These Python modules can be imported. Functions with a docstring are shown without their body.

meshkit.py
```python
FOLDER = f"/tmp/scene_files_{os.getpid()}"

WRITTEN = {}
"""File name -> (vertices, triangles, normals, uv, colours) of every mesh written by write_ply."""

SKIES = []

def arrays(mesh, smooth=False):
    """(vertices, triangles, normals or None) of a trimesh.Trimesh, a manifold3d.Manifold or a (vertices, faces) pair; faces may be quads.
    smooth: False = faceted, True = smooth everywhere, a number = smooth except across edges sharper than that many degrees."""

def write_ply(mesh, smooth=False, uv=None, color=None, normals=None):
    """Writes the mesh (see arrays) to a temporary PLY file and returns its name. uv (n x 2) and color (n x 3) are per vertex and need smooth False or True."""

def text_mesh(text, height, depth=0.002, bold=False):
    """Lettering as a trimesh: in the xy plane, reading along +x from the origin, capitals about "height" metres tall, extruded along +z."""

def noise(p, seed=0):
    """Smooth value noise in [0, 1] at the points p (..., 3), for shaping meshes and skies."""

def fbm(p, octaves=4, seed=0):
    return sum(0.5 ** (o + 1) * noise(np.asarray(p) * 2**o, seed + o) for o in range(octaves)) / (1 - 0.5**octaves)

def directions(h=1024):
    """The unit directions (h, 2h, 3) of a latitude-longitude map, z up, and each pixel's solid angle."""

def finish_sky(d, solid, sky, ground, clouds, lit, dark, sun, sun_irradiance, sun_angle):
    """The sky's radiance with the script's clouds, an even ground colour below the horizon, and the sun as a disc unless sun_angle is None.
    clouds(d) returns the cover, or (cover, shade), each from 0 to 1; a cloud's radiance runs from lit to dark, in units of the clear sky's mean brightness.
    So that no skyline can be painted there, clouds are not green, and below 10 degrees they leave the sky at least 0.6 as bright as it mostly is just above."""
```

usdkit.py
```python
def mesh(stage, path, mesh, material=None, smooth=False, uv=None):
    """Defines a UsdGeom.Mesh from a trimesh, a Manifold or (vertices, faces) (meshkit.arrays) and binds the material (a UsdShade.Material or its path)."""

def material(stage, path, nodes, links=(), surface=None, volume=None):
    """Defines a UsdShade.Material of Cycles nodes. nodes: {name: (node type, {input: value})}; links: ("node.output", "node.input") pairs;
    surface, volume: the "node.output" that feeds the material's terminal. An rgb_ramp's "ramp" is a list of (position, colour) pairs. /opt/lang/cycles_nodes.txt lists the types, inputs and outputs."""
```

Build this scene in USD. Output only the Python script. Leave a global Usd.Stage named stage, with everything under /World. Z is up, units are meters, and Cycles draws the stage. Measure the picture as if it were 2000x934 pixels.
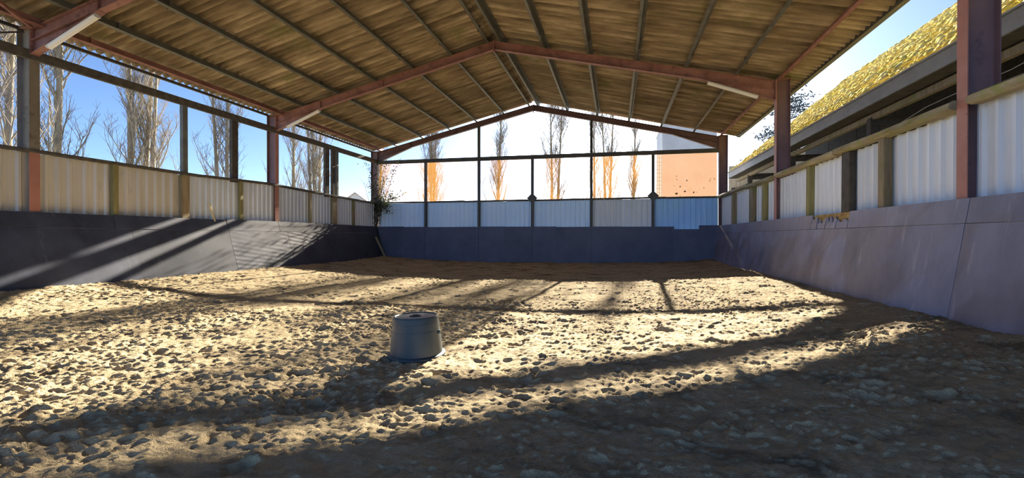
import math, numpy as np, trimesh, usdkit, meshkit
from pxr import Usd, UsdGeom, UsdLux, UsdShade, Gf, Sdf

stage = Usd.Stage.CreateInMemory()
UsdGeom.SetStageUpAxis(stage, 'Z')
UsdGeom.SetStageMetersPerUnit(stage, 1.0)
UsdGeom.Xform.Define(stage, '/World')
UsdGeom.Scope.Define(stage, '/World/Looks')

# ------------------------------------------------------------------ camera, sky, sun, exposure
F_PX, YAW, PITCH, ROLL, CAM_H = 874.6, 0.2274, -0.0044, -0.0008, 1.1
EXPOSURE = 1.08
SUN_AZ, SUN_EL, SUN_POWER = 3.1, 20.7, 4.3
SKY_STRENGTH = 0.064
cam = UsdGeom.Camera.Define(stage, '/World/camera')
cam.CreateHorizontalApertureAttr(36.0)
cam.CreateVerticalApertureAttr(36.0 * 934 / 2000)
cam.CreateFocalLengthAttr(36.0 * F_PX / 2000)
cam.CreateFStopAttr(0.0)
cam.CreateClippingRangeAttr(Gf.Vec2f(0.05, 2000))
cam.CreateExposureAttr(EXPOSURE)


def camera_matrix():
    s, c = math.sin(YAW), math.cos(YAW)
    right, fwd, up = np.array([c, s, 0.0]), np.array([-s, c, 0.0]), np.array([0, 0, 1.0])
    f = fwd * math.cos(PITCH) + up * math.sin(PITCH)
    u = -fwd * math.sin(PITCH) + up * math.cos(PITCH)
    r = right
    cr, sr = math.cos(ROLL), math.sin(ROLL)
    r, u = r * cr - u * sr, u * cr + r * sr
    return Gf.Matrix4d(*r, 0, *u, 0, *(-f), 0, 0, 0, CAM_H, 1)


cam.AddTransformOp().Set(camera_matrix())

sa, se = math.radians(SUN_AZ), math.radians(SUN_EL)
SUN = np.array([math.sin(sa) * math.cos(se), math.cos(sa) * math.cos(se), math.sin(se)])
sun = UsdLux.DistantLight.Define(stage, '/World/sun')
sun.CreateAngleAttr(0.53)
sun.CreateIntensityAttr(SUN_POWER)
sun.CreateNormalizeAttr(True)
sun.CreateColorAttr(Gf.Vec3f(1.0, 0.88, 0.69))
zx = np.cross([0, 0, 1.0], SUN); zx /= np.linalg.norm(zx)
zy = np.cross(SUN, zx)
sun.AddTransformOp().Set(Gf.Matrix4d(*zx, 0, *zy, 0, *SUN, 0, 0, 0, 0, 1))
dome = UsdLux.DomeLight.Define(stage, '/World/sky')
dome.CreateIntensityAttr(1.0)
sky_mat = usdkit.material(stage, '/World/Looks/sky', {
    'tc': ('texture_coordinate', {}),
    'sky': ('sky_texture', {'sky_type': 'multiple_scattering', 'sun_disc': False, 'sun_elevation': se, 'sun_rotation': sa,
                            'altitude': 100.0, 'air_density': 0.5, 'aerosol_density': 1.4, 'ozone_density': 1.6}),
    'bg': ('background_shader', {'strength': SKY_STRENGTH})},
    [('sky.color', 'bg.color')], surface='bg.background')
UsdShade.MaterialBindingAPI.Apply(dome.GetPrim()).Bind(sky_mat)

# ------------------------------------------------------------------ names, labels
TAKEN = {}


def numbered(parent, name):
    k = parent + '/' + name
    n = TAKEN.get(k, -1) + 1
    TAKEN[k] = n
    return k if n == 0 else f'{k}_{n:03d}'


def tag(prim, label=None, cat=None, group=None, kind=None):
    for k, v in (('label', label), ('category', cat), ('group', group), ('kind', kind)):
        if v:
            prim.SetCustomDataByKey(k, v)
    return prim


def thing(name, label, cat, loc=(0, 0, 0), rotz=0, group=None, kind=None):
    x = UsdGeom.Xform.Define(stage, numbered('/World', name))
    if any(loc):
        x.AddTranslateOp().Set(Gf.Vec3d(*map(float, loc)))
    if rotz:
        x.AddRotateZOp().Set(float(rotz))
    return tag(x.GetPrim(), label, cat, group, kind)


def obj(name, mesh, mat, parent=None, smooth=False, label=None, kind=None):
    base = '/World' if parent is None else str(parent.GetPath())
    p = usdkit.mesh(stage, numbered(base, name), mesh, M[mat], smooth=smooth).GetPrim()
    return tag(p, label, None, None, kind)


def copy_of(src, loc, rotz, label, group=None, scale=None):
    was = src.GetCustomData()
    x = UsdGeom.Xform.Define(stage, numbered('/World', src.GetName().rstrip('0123456789').rstrip('_')))
    x.GetPrim().GetReferences().AddInternalReference(src.GetPath())
    x.ClearXformOpOrder()
    x.AddTranslateOp().Set(Gf.Vec3d(*map(float, loc)))
    x.AddRotateZOp().Set(float(rotz))
    if scale:
        x.AddScaleOp().Set(Gf.Vec3f(*scale))
    x.GetPrim().SetInstanceable(True)
    return tag(x.GetPrim(), label, was['category'], group or was.get('group'))


# ------------------------------------------------------------------ materials
M = {}


def mat(name, colors, scale=4.0, rough=0.7, detail=6.0, bump=0.0, bump_scale=40.0, stretch=(1, 1, 1), metallic=0.0, spec=0.4,
        rnd=0.0, rough_var=0.0, second=None, nrough=0.6, bump_dist=0.02):
    """colors: ramp over a world-space noise; second: (colour, noise scale, low, high[, stretch]) laid over it as stains; rnd: per-piece brightness spread."""
    if not hasattr(colors[0], '__len__'):
        colors = [colors, colors]
    if not hasattr(colors[0][-1], '__len__'):
        colors = list(zip(np.linspace(0.3, 0.7, len(colors)), colors))
    n = {'geo': ('geometry', {}), 'map': ('mapping', {'scale': stretch}), 'n': ('noise_texture', {'scale': scale, 'detail': detail, 'roughness': nrough}),
         'r': ('rgb_ramp', {'ramp': colors}),
         'p': ('principled_bsdf', {'roughness': rough, 'metallic': metallic, 'specular_ior_level': spec})}
    l = [('geo.position', 'map.vector'), ('map.vector', 'n.vector'), ('n.fac', 'r.fac')]
    out = 'r.color'
    if second is not None:
        n['map2'] = ('mapping', {'scale': second[4] if len(second) > 4 else (1, 1, 1)})
        n['n2'] = ('noise_texture', {'scale': second[1], 'detail': 7.0, 'roughness': 0.65})
        n['mr2'] = ('map_range', {'from_min': second[2], 'from_max': second[3], 'clamp': True})
        n['mix2'] = ('mix_color', {'b': second[0]})
        l += [('geo.position', 'map2.vector'), ('map2.vector', 'n2.vector'), ('n2.fac', 'mr2.value'), ('mr2.result', 'mix2.fac'), (out, 'mix2.a')]
        out = 'mix2.result'
    if rnd:
        n['oi'] = ('object_info', {})
        n['mr'] = ('map_range', {'to_min': 1 - rnd, 'to_max': 1 + rnd})
        n['hsv'] = ('hsv', {})
        l += [('oi.random', 'mr.value'), ('mr.result', 'hsv.value'), (out, 'hsv.color')]
        out = 'hsv.color'
    l.append((out, 'p.base_color'))
    if rough_var:
        n['rr'] = ('map_range', {'from_min': 0.3, 'from_max': 0.7, 'to_min': rough - rough_var, 'to_max': rough + rough_var, 'clamp': True})
        l += [('n.fac', 'rr.value'), ('rr.result', 'p.roughness')]
    if bump:
        n['nb'] = ('noise_texture', {'scale': bump_scale, 'detail': 5.0, 'roughness': 0.65})
        n['b'] = ('bump', {'strength': bump, 'distance': bump_dist})
        l += [('map.vector', 'nb.vector'), ('nb.fac', 'b.height'), ('b.normal', 'p.normal')]
    M[name] = usdkit.material(stage, '/World/Looks/' + name, n, l, surface='p.BSDF')


mat('sand', [(0.25, (.27, .205, .125)), (0.5, (.58, .465, .295)), (0.75, (.76, .635, .43))], 7.0, 0.95, 10, bump=1.0, bump_scale=60, spec=0.1, nrough=0.88, bump_dist=0.05,
    second=((.22, .175, .115), 1.5, .50, .66, (.8, 1.6, 1)))
mat('yard', [(.26, .24, .18), (.36, .34, .27)], .8, 0.95)
mat('fibre_cement', [(0.3, (.13, .10, .065)), (0.5, (.31, .245, .16)), (0.7, (.56, .46, .32))], 1.3, 0.9, 8, bump=0.3, bump_scale=60, stretch=(.55, 4.2, .6), rnd=0.14, spec=0.15,
    second=((.20, .195, .085), 0.9, .56, .72))
mat('steel_red', [(0.35, (.23, .105, .088)), (0.65, (.34, .17, .14))], 3, 0.65, 8, bump=0.12, bump_scale=50, second=((.12, .065, .058), 4.0, .55, .72))
mat('steel_red_flange', [(.42, .20, .155), (.33, .14, .10)], 3, 0.65, 8, second=((.12, .06, .05), 18.0, .62, .72))
mat('steel_purple', [(.12, .072, .078), (.18, .105, .11)], 3, 0.6, 8, second=((.075, .055, .056), 5.0, .55, .7))
mat('steel_brown', [(.16, .135, .10), (.22, .19, .14)], 3, 0.7, 8, second=((.10, .08, .06), 5.0, .55, .7))
mat('steel_grey', [(.075, .08, .07), (.14, .145, .125)], 4, 0.55, 6, second=((.13, .075, .045), 6.0, .58, .7))
mat('steel_dark', [(.045, .048, .05), (.08, .08, .08)], 4, 0.6, 6)
mat('clad_beige', [(.50, .485, .44), (.62, .60, .545)], 1.2, 0.5, 6, rnd=0.08, stretch=(1, 1, .3), second=((.27, .27, .27), 1.4, .55, .8, (1, 1, .35)))
mat('clad_grey', [(.56, .62, .70), (.70, .76, .83)], 1.2, 0.45, 6, rnd=0.07, stretch=(1, 1, .3), second=((.34, .36, .38), 1.8, .60, .85, (1, 1, .3)))
mat('clad_blue', [(.50, .70, .97), (.62, .80, .99)], 1.2, 0.45, 6, rnd=0.05, stretch=(1, 1, .3))
mat('clad_deep_blue', [(.30, .56, .95), (.38, .66, .98)], 1.2, 0.45, 6, rnd=0.04, stretch=(1, 1, .3))
mat('timber', [(.16, .12, .07), (.30, .24, .15)], 6, 0.85, 7, bump=0.3, bump_scale=30, stretch=(2, 2, .3), rnd=.15, second=((.16, .17, .06), 3.0, .5, .68))
mat('timber_green', [(.17, .15, .06), (.27, .245, .10)], 6, 0.85, 7, bump=0.3, bump_scale=30, stretch=(2, 2, .3), rnd=.15)
mat('timber_rail', [(.20, .16, .09), (.36, .31, .20)], 6, 0.85, 7, bump=0.35, bump_scale=30, stretch=(2, .3, 2), rnd=.12, second=((.22, .23, .08), 5.0, .48, .62))
mat('timber_dark', [(.035, .03, .025), (.075, .065, .05)], 6, 0.85, 7, rnd=.15)
mat('cap_dark', [(.05, .045, .038), (.11, .10, .085)], 8, 0.85, 7, bump=.3, bump_scale=40)
RUB = dict(detail=8, nrough=.65, bump=.08, bump_scale=60)
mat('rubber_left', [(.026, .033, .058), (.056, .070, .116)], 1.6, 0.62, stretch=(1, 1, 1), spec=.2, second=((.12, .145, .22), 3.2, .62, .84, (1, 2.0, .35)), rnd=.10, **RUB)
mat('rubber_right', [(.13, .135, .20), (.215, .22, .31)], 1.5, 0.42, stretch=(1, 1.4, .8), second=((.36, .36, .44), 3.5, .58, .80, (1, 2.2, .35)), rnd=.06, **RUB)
mat('rubber_end', [(.055, .068, .125), (.090, .105, .18)], 1.5, 0.55, second=((.15, .16, .22), 3.0, .62, .82, (2, 1, .35)), rnd=.10, **RUB)
mat('torn_core', [(.20, .12, .06), (.55, .43, .17)], 14, 0.9, 6, bump=.8, bump_scale=60)
mat('bucket', [(.016, .030, .040), (.026, .042, .052)], 5, 0.40, 6, spec=.5, second=((.13, .125, .10), 9.0, .66, .76), bump=.05)
mat('bucket_ring', (.02, .022, .03), 5, 0.5)
mat('tube_white', (.75, .74, .70), 5, 0.35, spec=.5)
mat('tube_batten', [(.55, .54, .50), (.68, .67, .63)], 6, 0.45)
mat('bark', [(0.3, (.17, .15, .115)), (0.7, (.36, .325, .25))], 9, 0.9, 7, stretch=(1, 1, .3), bump=.4, bump_scale=25, second=((.33, .27, .12), 3.0, .52, .70, (1, 1, .4)))
mat('twig', [(.17, .145, .11), (.27, .23, .175)], 2, 0.85)
mat('twig_dark', [(.09, .08, .075), (.15, .13, .115)], 2, 0.85)
mat('moss', [(0.25, (.38, .31, .085)), (0.5, (.64, .51, .16)), (0.75, (.75, .68, .44))], 2.6, 0.95, 9, bump=.7, bump_scale=22, spec=.0, nrough=.75, second=((.46, .44, .10), 1.1, .52, .70))
mat('fascia', [(.19, .195, .20), (.26, .265, .27)], 3, 0.7, 6)
mat('cream_board', [(.50, .44, .31), (.62, .55, .40)], 4, 0.85, 6, rnd=.08)
mat('render_wall', [(.62, .61, .58), (.72, .71, .68)], 2, 0.9)
mat('house_roof', [(.40, .30, .25), (.5, .38, .31)], 4, 0.9)
mat('concrete', [(.40, .42, .44), (.54, .56, .58)], .5, 0.9, 8)
mat('stake', [(.45, .40, .24), (.58, .52, .33)], 12, 0.8)
mat('cable', (.28, .28, .27), 5, .5)
mat('plate', [(.05, .052, .055), (.085, .085, .085)], 8, .6)


def leaf_mat(name, c1, c2, trans=0.4):
    M[name] = usdkit.material(stage, '/World/Looks/' + name, {
        'geo': ('geometry', {}), 'r': ('rgb_ramp', {'ramp': [(0, c1), (1, c2)]}),
        'd': ('principled_bsdf', {'roughness': .7}), 't': ('translucent_bsdf', {}), 'm': ('mix_closure', {'fac': trans})},
        [('geo.random_per_island', 'r.fac'), ('r.color', 'd.base_color'), ('r.color', 't.color'), ('d.BSDF', 'm.closure1'), ('t.BSDF', 'm.closure2')], surface='m.closure')


leaf_mat('ivy_leaf', (.035, .05, .02), (.10, .12, .05))
leaf_mat('needle', (.10, .14, .16), (.18, .24, .26), .3)


def net_mat(name, col, cover, wave=None, trans=.5, spots=False):
    n = {'t': ('transparent_bsdf', {}), 'd': ('diffuse_bsdf', {'color': col}), 'tl': ('translucent_bsdf', {'color': col}), 'mm': ('mix_closure', {'fac': trans}),
         'm': ('mix_closure', {'fac': cover})}
    l = [('d.BSDF', 'mm.closure1'), ('tl.BSDF', 'mm.closure2'), ('t.BSDF', 'm.closure1'), ('mm.closure', 'm.closure2')]
    if wave:
        n['geo'] = ('geometry', {})
        n['w'] = ('wave_texture', {'wave_type': 'bands', 'bands_direction': wave[0], 'scale': wave[1]})
        n['mr'] = ('map_range', {'from_min': 0.35, 'from_max': .65, 'to_min': cover * .45, 'to_max': cover * 1.55, 'clamp': True})
        l += [('geo.position', 'w.vector'), ('w.fac', 'mr.value'), ('mr.result', 'm.fac')]
    if spots:                                # mould specks, thickest low in the last bay
        n |= {'geo': ('geometry', {}), 'v': ('noise_texture', {'scale': 9.0, 'detail': 2.0, 'roughness': .5}), 'xyz': ('separate_xyz', {}),
              'gx': ('map_range', {'from_min': 1.5, 'from_max': 2.3, 'to_min': -.2, 'to_max': .0, 'clamp': True}),
              'gz': ('map_range', {'from_min': 2.6, 'from_max': 3.9, 'to_min': .03, 'to_max': -.06, 'clamp': True}),
              'a1': ('math', {'math_type': 'add'}), 'a2': ('math', {'math_type': 'add'}),
              'ms': ('map_range', {'from_min': .665, 'from_max': .70, 'clamp': True}), 'mc': ('mix_color', {'a': col, 'b': (.07, .05, .03)}),
              'mf': ('map_range', {'to_min': cover, 'to_max': .9})}
        l += [('geo.position', 'v.vector'), ('geo.position', 'xyz.vector'), ('xyz.x', 'gx.value'), ('xyz.z', 'gz.value'), ('v.fac', 'a1.value1'), ('gx.result', 'a1.value2'),
              ('a1.value', 'a2.value1'), ('gz.result', 'a2.value2'), ('a2.value', 'ms.value'), ('ms.result', 'mc.fac'), ('mc.result', 'd.color'), ('mc.result', 'tl.color'),
              ('ms.result', 'mf.value'), ('mf.result', 'm.fac')]
    M[name] = usdkit.material(stage, '/World/Looks/' + name, n, l, surface='m.closure')


net_mat('net_end', (.82, .43, .07), .20, trans=.18, spots=True)
net_mat('net_left', (.35, .42, .6), .09, ('y', 26.0), trans=.05)


# ------------------------------------------------------------------ mesh helpers
cat_ = trimesh.util.concatenate


def bx(x0, x1, y0, y1, z0, z1):
    m = trimesh.creation.box((abs(x1 - x0), abs(y1 - y0), abs(z1 - z0)))
    m.apply_translation(((x0 + x1) / 2, (y0 + y1) / 2, (z0 + z1) / 2))
    return m


def frame_of(p0, p1, up):
    p0, p1, up = (np.asarray(a, float) for a in (p0, p1, up))
    d = p1 - p0
    L = np.linalg.norm(d)
    d = d / L
    s = np.cross(d, up); s /= np.linalg.norm(s)
    return p0, d, s, np.cross(s, d), L


def beam(p0, p1, up, w, h, ow=0.0, oh=0.0):
    """A straight bar from p0 to p1, w wide sideways, h high along up; ow, oh shift its section."""
    p0, d, s, u, L = frame_of(p0, p1, up)
    b = trimesh.creation.box((L, w, h))
    T = np.eye(4); T[:3, 0], T[:3, 1], T[:3, 2] = d, s, u
    T[:3, 3] = p0 + d * L / 2 + s * ow + u * oh
    b.apply_transform(T)
    return b


def chamfer_beam(p0, p1, up, w, h, c=0.006):
    p0, d, s, u, L = frame_of(p0, p1, up)
    a, b = w / 2, h / 2
    prof = np.array([(-a + c, -b), (a - c, -b), (a, -b + c), (a, b - c), (a - c, b), (-a + c, b), (-a, b - c), (-a, -b + c)])
    v = [p0 + t * L * d + x * s + y * u for t in (0, 1) for x, y in prof]
    f = []
    for i in range(8):
        j = (i + 1) % 8
        f += [(i, j, 8 + j), (i, 8 + j, 8 + i)]
    for i in range(1, 7):
        f += [(0, i + 1, i), (8, 8 + i, 8 + i + 1)]
    m = trimesh.Trimesh(v, f, process=False)
    m.fix_normals()
    return m


def ibeam(p0, p1, up, h, b, tf=.012, tw=.009):
    return cat_([beam(p0, p1, up, b, tf, 0, h / 2 - tf / 2), beam(p0, p1, up, b, tf, 0, -h / 2 + tf / 2), beam(p0, p1, up, tw, h - 2 * tf)])


def tube(pts, radii, n=6, cap=True):
    pts = np.asarray(pts, float); radii = np.broadcast_to(radii, (len(pts),))
    t = np.gradient(pts, axis=0); t /= np.maximum(np.linalg.norm(t, axis=1, keepdims=True), 1e-9)
    ref = np.array([1.0, 0.1, 0]) if abs(t[0] @ [1, .1, 0]) < .9 else np.array([0, 1.0, .1])
    s = np.cross(t, ref); s /= np.linalg.norm(s, axis=1, keepdims=True)
    u = np.cross(t, s)
    a = np.arange(n) / n * 2 * math.pi
    v = pts[:, None] + radii[:, None, None] * (np.cos(a)[None, :, None] * s[:, None] + np.sin(a)[None, :, None] * u[:, None])
    k = len(pts)
    i, j = np.meshgrid(np.arange(k - 1), np.arange(n), indexing='ij')
    a0, a1, b0, b1 = i * n + j, i * n + (j + 1) % n, (i + 1) * n + j, (i + 1) * n + (j + 1) % n
    f = np.concatenate([np.stack([a0, a1, b1], -1).reshape(-1, 3), np.stack([a0, b1, b0], -1).reshape(-1, 3)])
    if cap:
        c = np.arange(1, n - 1)
        f = np.concatenate([f, np.stack([0 * c, c + 1, c], -1), np.stack([0 * c, c, c + 1], -1) + (k - 1) * n])
    return v.reshape(-1, 3), f


def join(parts):
    vs, fs, n = [], [], 0
    for v, f in parts:
        vs.append(v); fs.append(np.asarray(f) + n); n += len(v)
    return np.concatenate(vs), np.concatenate(fs)


def lathe(profile, n=48):
    p = np.asarray(profile, float)
    a = np.arange(n) / n * 2 * math.pi
    v = np.stack([p[:, None, 0] * np.cos(a), p[:, None, 0] * np.sin(a), np.repeat(p[:, 1:2], n, 1)], -1)
    k = len(p)
    i, j = np.meshgrid(np.arange(k - 1), np.arange(n), indexing='ij')
    a0, a1, b0, b1 = i * n + j, i * n + (j + 1) % n, (i + 1) * n + j, (i + 1) * n + (j + 1) % n
    f = np.concatenate([np.stack([a0, a1, b1], -1).reshape(-1, 3), np.stack([a0, b1, b0], -1).reshape(-1, 3)])
    return v.reshape(-1, 3), f


def slab(P, thick):
    """A solid sheet from a grid of points P (nu, nv, 3): the grid is one face, the other lies thick behind it along -normal."""
    P = np.asarray(P, float)
    nu, nv = P.shape[:2]
    n = np.cross(np.gradient(P, axis=0), np.gradient(P, axis=1))
    n /= np.linalg.norm(n, axis=2, keepdims=True)
    Q = P - n * thick
    idx = np.arange(nu * nv).reshape(nu, nv)
    a, b, c, d = idx[:-1, :-1], idx[1:, :-1], idx[1:, 1:], idx[:-1, 1:]
    f = np.concatenate([np.stack([a, b, c], -1).reshape(-1, 3), np.stack([a, c, d], -1).reshape(-1, 3)])
    N = nu * nv
    back = f[:, ::-1] + N
    ring = np.concatenate([idx[:-1, 0], idx[-1, :-1], idx[:0:-1, -1], idx[0, :0:-1]])
    nx = np.roll(ring, -1)
    side = np.concatenate([np.stack([ring, ring + N, nx + N], -1), np.stack([ring, nx + N, nx], -1)])
    return trimesh.Trimesh(np.concatenate([P.reshape(-1, 3), Q.reshape(-1, 3)]), np.concatenate([f, back, side]), process=False)


# ------------------------------------------------------------------ the hall's measures
XL, XR, YA, YB, YC = -10.15, 3.694, 5.90, 11.80, 17.81
XM, HW = (XL + XR) / 2, (XR - XL) / 2
ZE, ZA = 4.808, 6.418
SL = (ZA - ZE) / HW
Y0 = 0.5                                   # how far the hall goes on behind the camera


def rafter_z(x):
    return ZA - SL * abs(x - XM)


def bank(x, y):
    """The sand lies flat in the middle and is banked up towards the kick walls."""
    return .234 * np.minimum(1.1, np.abs((x - XM) / HW)) ** 3 + .08 * np.clip((y - 14.5) / 3.3, 0, 1) ** 2


rng = np.random.default_rng(7)

# ------------------------------------------------------------------ floor
def make_floor():
    ys = [-1.2, -.6, -.3, 0]
    while ys[-1] < YC + .1:
        y = ys[-1]
        ys.append(y + (.05 if y < 1.2 else .005 + .0030 * y))
    ys = np.array(ys)
    xs = np.arange(XL + .05, XR - .03, .0135)
    X, Y = np.meshgrid(xs, ys, indexing='ij')
    P = np.stack([X, Y, 0 * X], -1)
    n = lambda sc, seed: meshkit.noise(P * sc + 37.3, seed)
    warp = P + .12 * np.stack([n(3.1, 90) - .5, n(3.1, 91) - .5, 0 * X], -1) + .035 * np.stack([n(13, 92) - .5, n(13, 93) - .5, 0 * X], -1)
    nw = lambda sc, seed: meshkit.noise(warp * sc + 11.7, seed)
    ridge = lambda sc, seed: 1 - np.abs(2 * nw(sc, seed) - 1)
    rough = .34 + .48 * np.clip(n(1.1, 30) * 1.9 - .5, 0, 1) * (.5 + n(4.2, 33))           # trodden and loose patches
    Z = bank(X, Y) + .045 * (n(.8, 1) - .5) + .035 * (nw(2.6, 2) - .5) + .016 * (ridge(5.0, 3) - .5)
    Z += rough * (.034 * (ridge(9.5, 4) ** 1.5 - .4) + .030 * (ridge(19, 5) ** 2 - .33) + .024 * (n(31, 6) - .5) + .022 * (n(58, 7) - .5))
    Z += rough * (np.clip(nw(15, 8) - .66, 0, 1) * .07 + np.clip(n(33, 9) - .6, 0, 1) * .07)
    edge, edge2 = nw(7, 12), n(21, 13)
    r = np.random.default_rng(5)
    for _ in range(1500):
        cx, cy = r.uniform(XL + .4, XR - .3), r.uniform(.8, YC - .1)
        a, rad, dep = r.uniform(0, 6.28), r.uniform(.04, .085), r.uniform(.01, .045)
        i0, i1 = np.searchsorted(xs, [cx - .26, cx + .26]); j0, j1 = np.searchsorted(ys, [cy - .26, cy + .26])
        if i1 <= i0 or j1 <= j0:
            continue
        dx, dy = X[i0:i1, j0:j1] - cx, Y[i0:i1, j0:j1] - cy
        u, w = (dx * math.cos(a) + dy * math.sin(a)) / rad, (-dx * math.sin(a) + dy * math.cos(a)) / (rad * .7)
        d = np.sqrt(u * u + w * w) * (1 + 1.3 * (edge[i0:i1, j0:j1] - .5) + .8 * (edge2[i0:i1, j0:j1] - .5))
        Z[i0:i1, j0:j1] += -dep * np.clip(1.15 - d ** 2, 0, 1) + dep * .25 * np.exp(-((d - 1.4) / .3) ** 2) * (1 + .8 * np.tanh(u))
    V = np.stack([X, Y, Z], -1).reshape(-1, 3)
    nx, ny = X.shape
    idx = np.arange(nx * ny).reshape(nx, ny)
    a, b, c, d = idx[:-1, :-1], idx[1:, :-1], idx[1:, 1:], idx[:-1, 1:]
    return V, np.concatenate([np.stack([a, b, c], -1).reshape(-1, 3), np.stack([a, c, d], -1).reshape(-1, 3)])


FLOOR = make_floor()
fl = obj('floor', FLOOR, 'sand', smooth=True)
tag(fl, 'churned pale brown sand riding floor full of hoof marks', 'floor', kind='structure')
gd = obj('ground', bx(-150, 150, -60, 220, -.6, -.25), 'yard')
tag(gd, 'bare yard ground outside around the riding hall', 'ground', kind='structure')

# ------------------------------------------------------------------ portal frames
FRAME_LABEL = {YA: 'nearest rusty red steel portal frame, its right column closest to the camera',
               YB: 'middle rusty red steel portal frame crossing under the roof halfway down the hall',
               YC: 'dark red steel portal frame standing in the far end wall'}


def portal(y):
    end = y == YC
    t = thing('portal_frame', FRAME_LABEL[y], 'steel frame')
    m = 'steel_purple' if end else 'steel_red'
    Y = np.array([0, 1.0, 0])
    for s, xf in ((1, XL), (-1, XR)):
        xc = xf - s * .15
        top = rafter_z(xf) + (.02)
        mc = 'steel_brown' if (y == YA and s > 0) else 'steel_purple'
        h0, h1 = np.array([xc, y, -.3]), np.array([xc, y, top])
        c = obj('column', cat_([beam(h0, h1, (1, 0, 0), .155, .012, 0, -s * .144), beam(h0, h1, (1, 0, 0), .009, .276)]), mc, t)
        fx = np.array([s * .144, 0, 0])
        if mc == 'steel_brown':              # painted brown above the cladding, bare red oxide below
            mid = np.array([xc, y, 2.6])
            obj('flange', chamfer_beam(h0 + fx, mid + fx, (1, 0, 0), .155, .012, .002), 'steel_red_flange', c)
            obj('flange', chamfer_beam(mid + fx, h1 + fx, (1, 0, 0), .155, .012, .002), 'steel_brown', c)
        else:
            obj('flange', chamfer_beam(h0 + fx, h1 + fx, (1, 0, 0), .155, .012, .002), 'steel_purple' if end else 'steel_red_flange', c)
        obj('cap_plate', bx(xc - .16, xc + .16, y - .08, y + .08, top, top + .012), m, c)
        # rafter: web and flanges between the top line and a line .22 below
        p0 = np.array([xf, y, rafter_z(xf) - .11]); p1 = np.array([XM, y, ZA - .11])
        up = np.array([s * -SL, 0, 1.0])
        obj('rafter', ibeam(p0, p1 + (p1 - p0) * .002, up, .215, .125), m, t)
        # haunch: tapered web with a flange below
        xh = xf + s * 1.55
        zt0, zt1, zb0, zb1 = rafter_z(xf) - .2, rafter_z(xh) - .2, rafter_z(xf) - .45, rafter_z(xh) - .215
        pts = np.array([(xf, zt0), (xh, zt1), (xh, zb1), (xf, zb0)])
        web = trimesh.Trimesh([(x, y + d, z) for d in (-.006, .006) for x, z in pts],
                              [(0, 1, 2), (0, 2, 3), (4, 6, 5), (4, 7, 6), (0, 4, 5), (0, 5, 1), (1, 5, 6), (1, 6, 2), (2, 6, 7), (2, 7, 3), (3, 7, 4), (3, 4, 0)], process=False)
        fl_ = beam((xf, y, zb0), (xh + s * .03, y, zb1), (0, 0, 1), .125, .012)
        st = bx(xf, xf + s * .016, y - .07, y + .07, rafter_z(xf) - .46, rafter_z(xf) - .0)
        obj('haunch', cat_([web, fl_, st]), m, t)
        for xs_ in (xh, xf + s * 3.6):
            z = rafter_z(xs_)
            obj('stiffener', bx(xs_ - .006, xs_ + .006, y - .061, y + .061, z - .212, z - .012), m, t)
        # bolts in the end plate
        for k in range(4):
            z = rafter_z(xf) - .06 - k * .11
            obj('bolt', bx(xf + s * .012, xf + s * .03, y - .052, y - .030, z - .011, z + .011), m, t)
    obj('apex_plate', bx(XM - .014, XM + .014, y - .072, y + .072, ZA - .30, ZA + .005), m, t)
    return t


FR = {y: portal(y) for y in (YA, YB, YC)}

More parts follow.
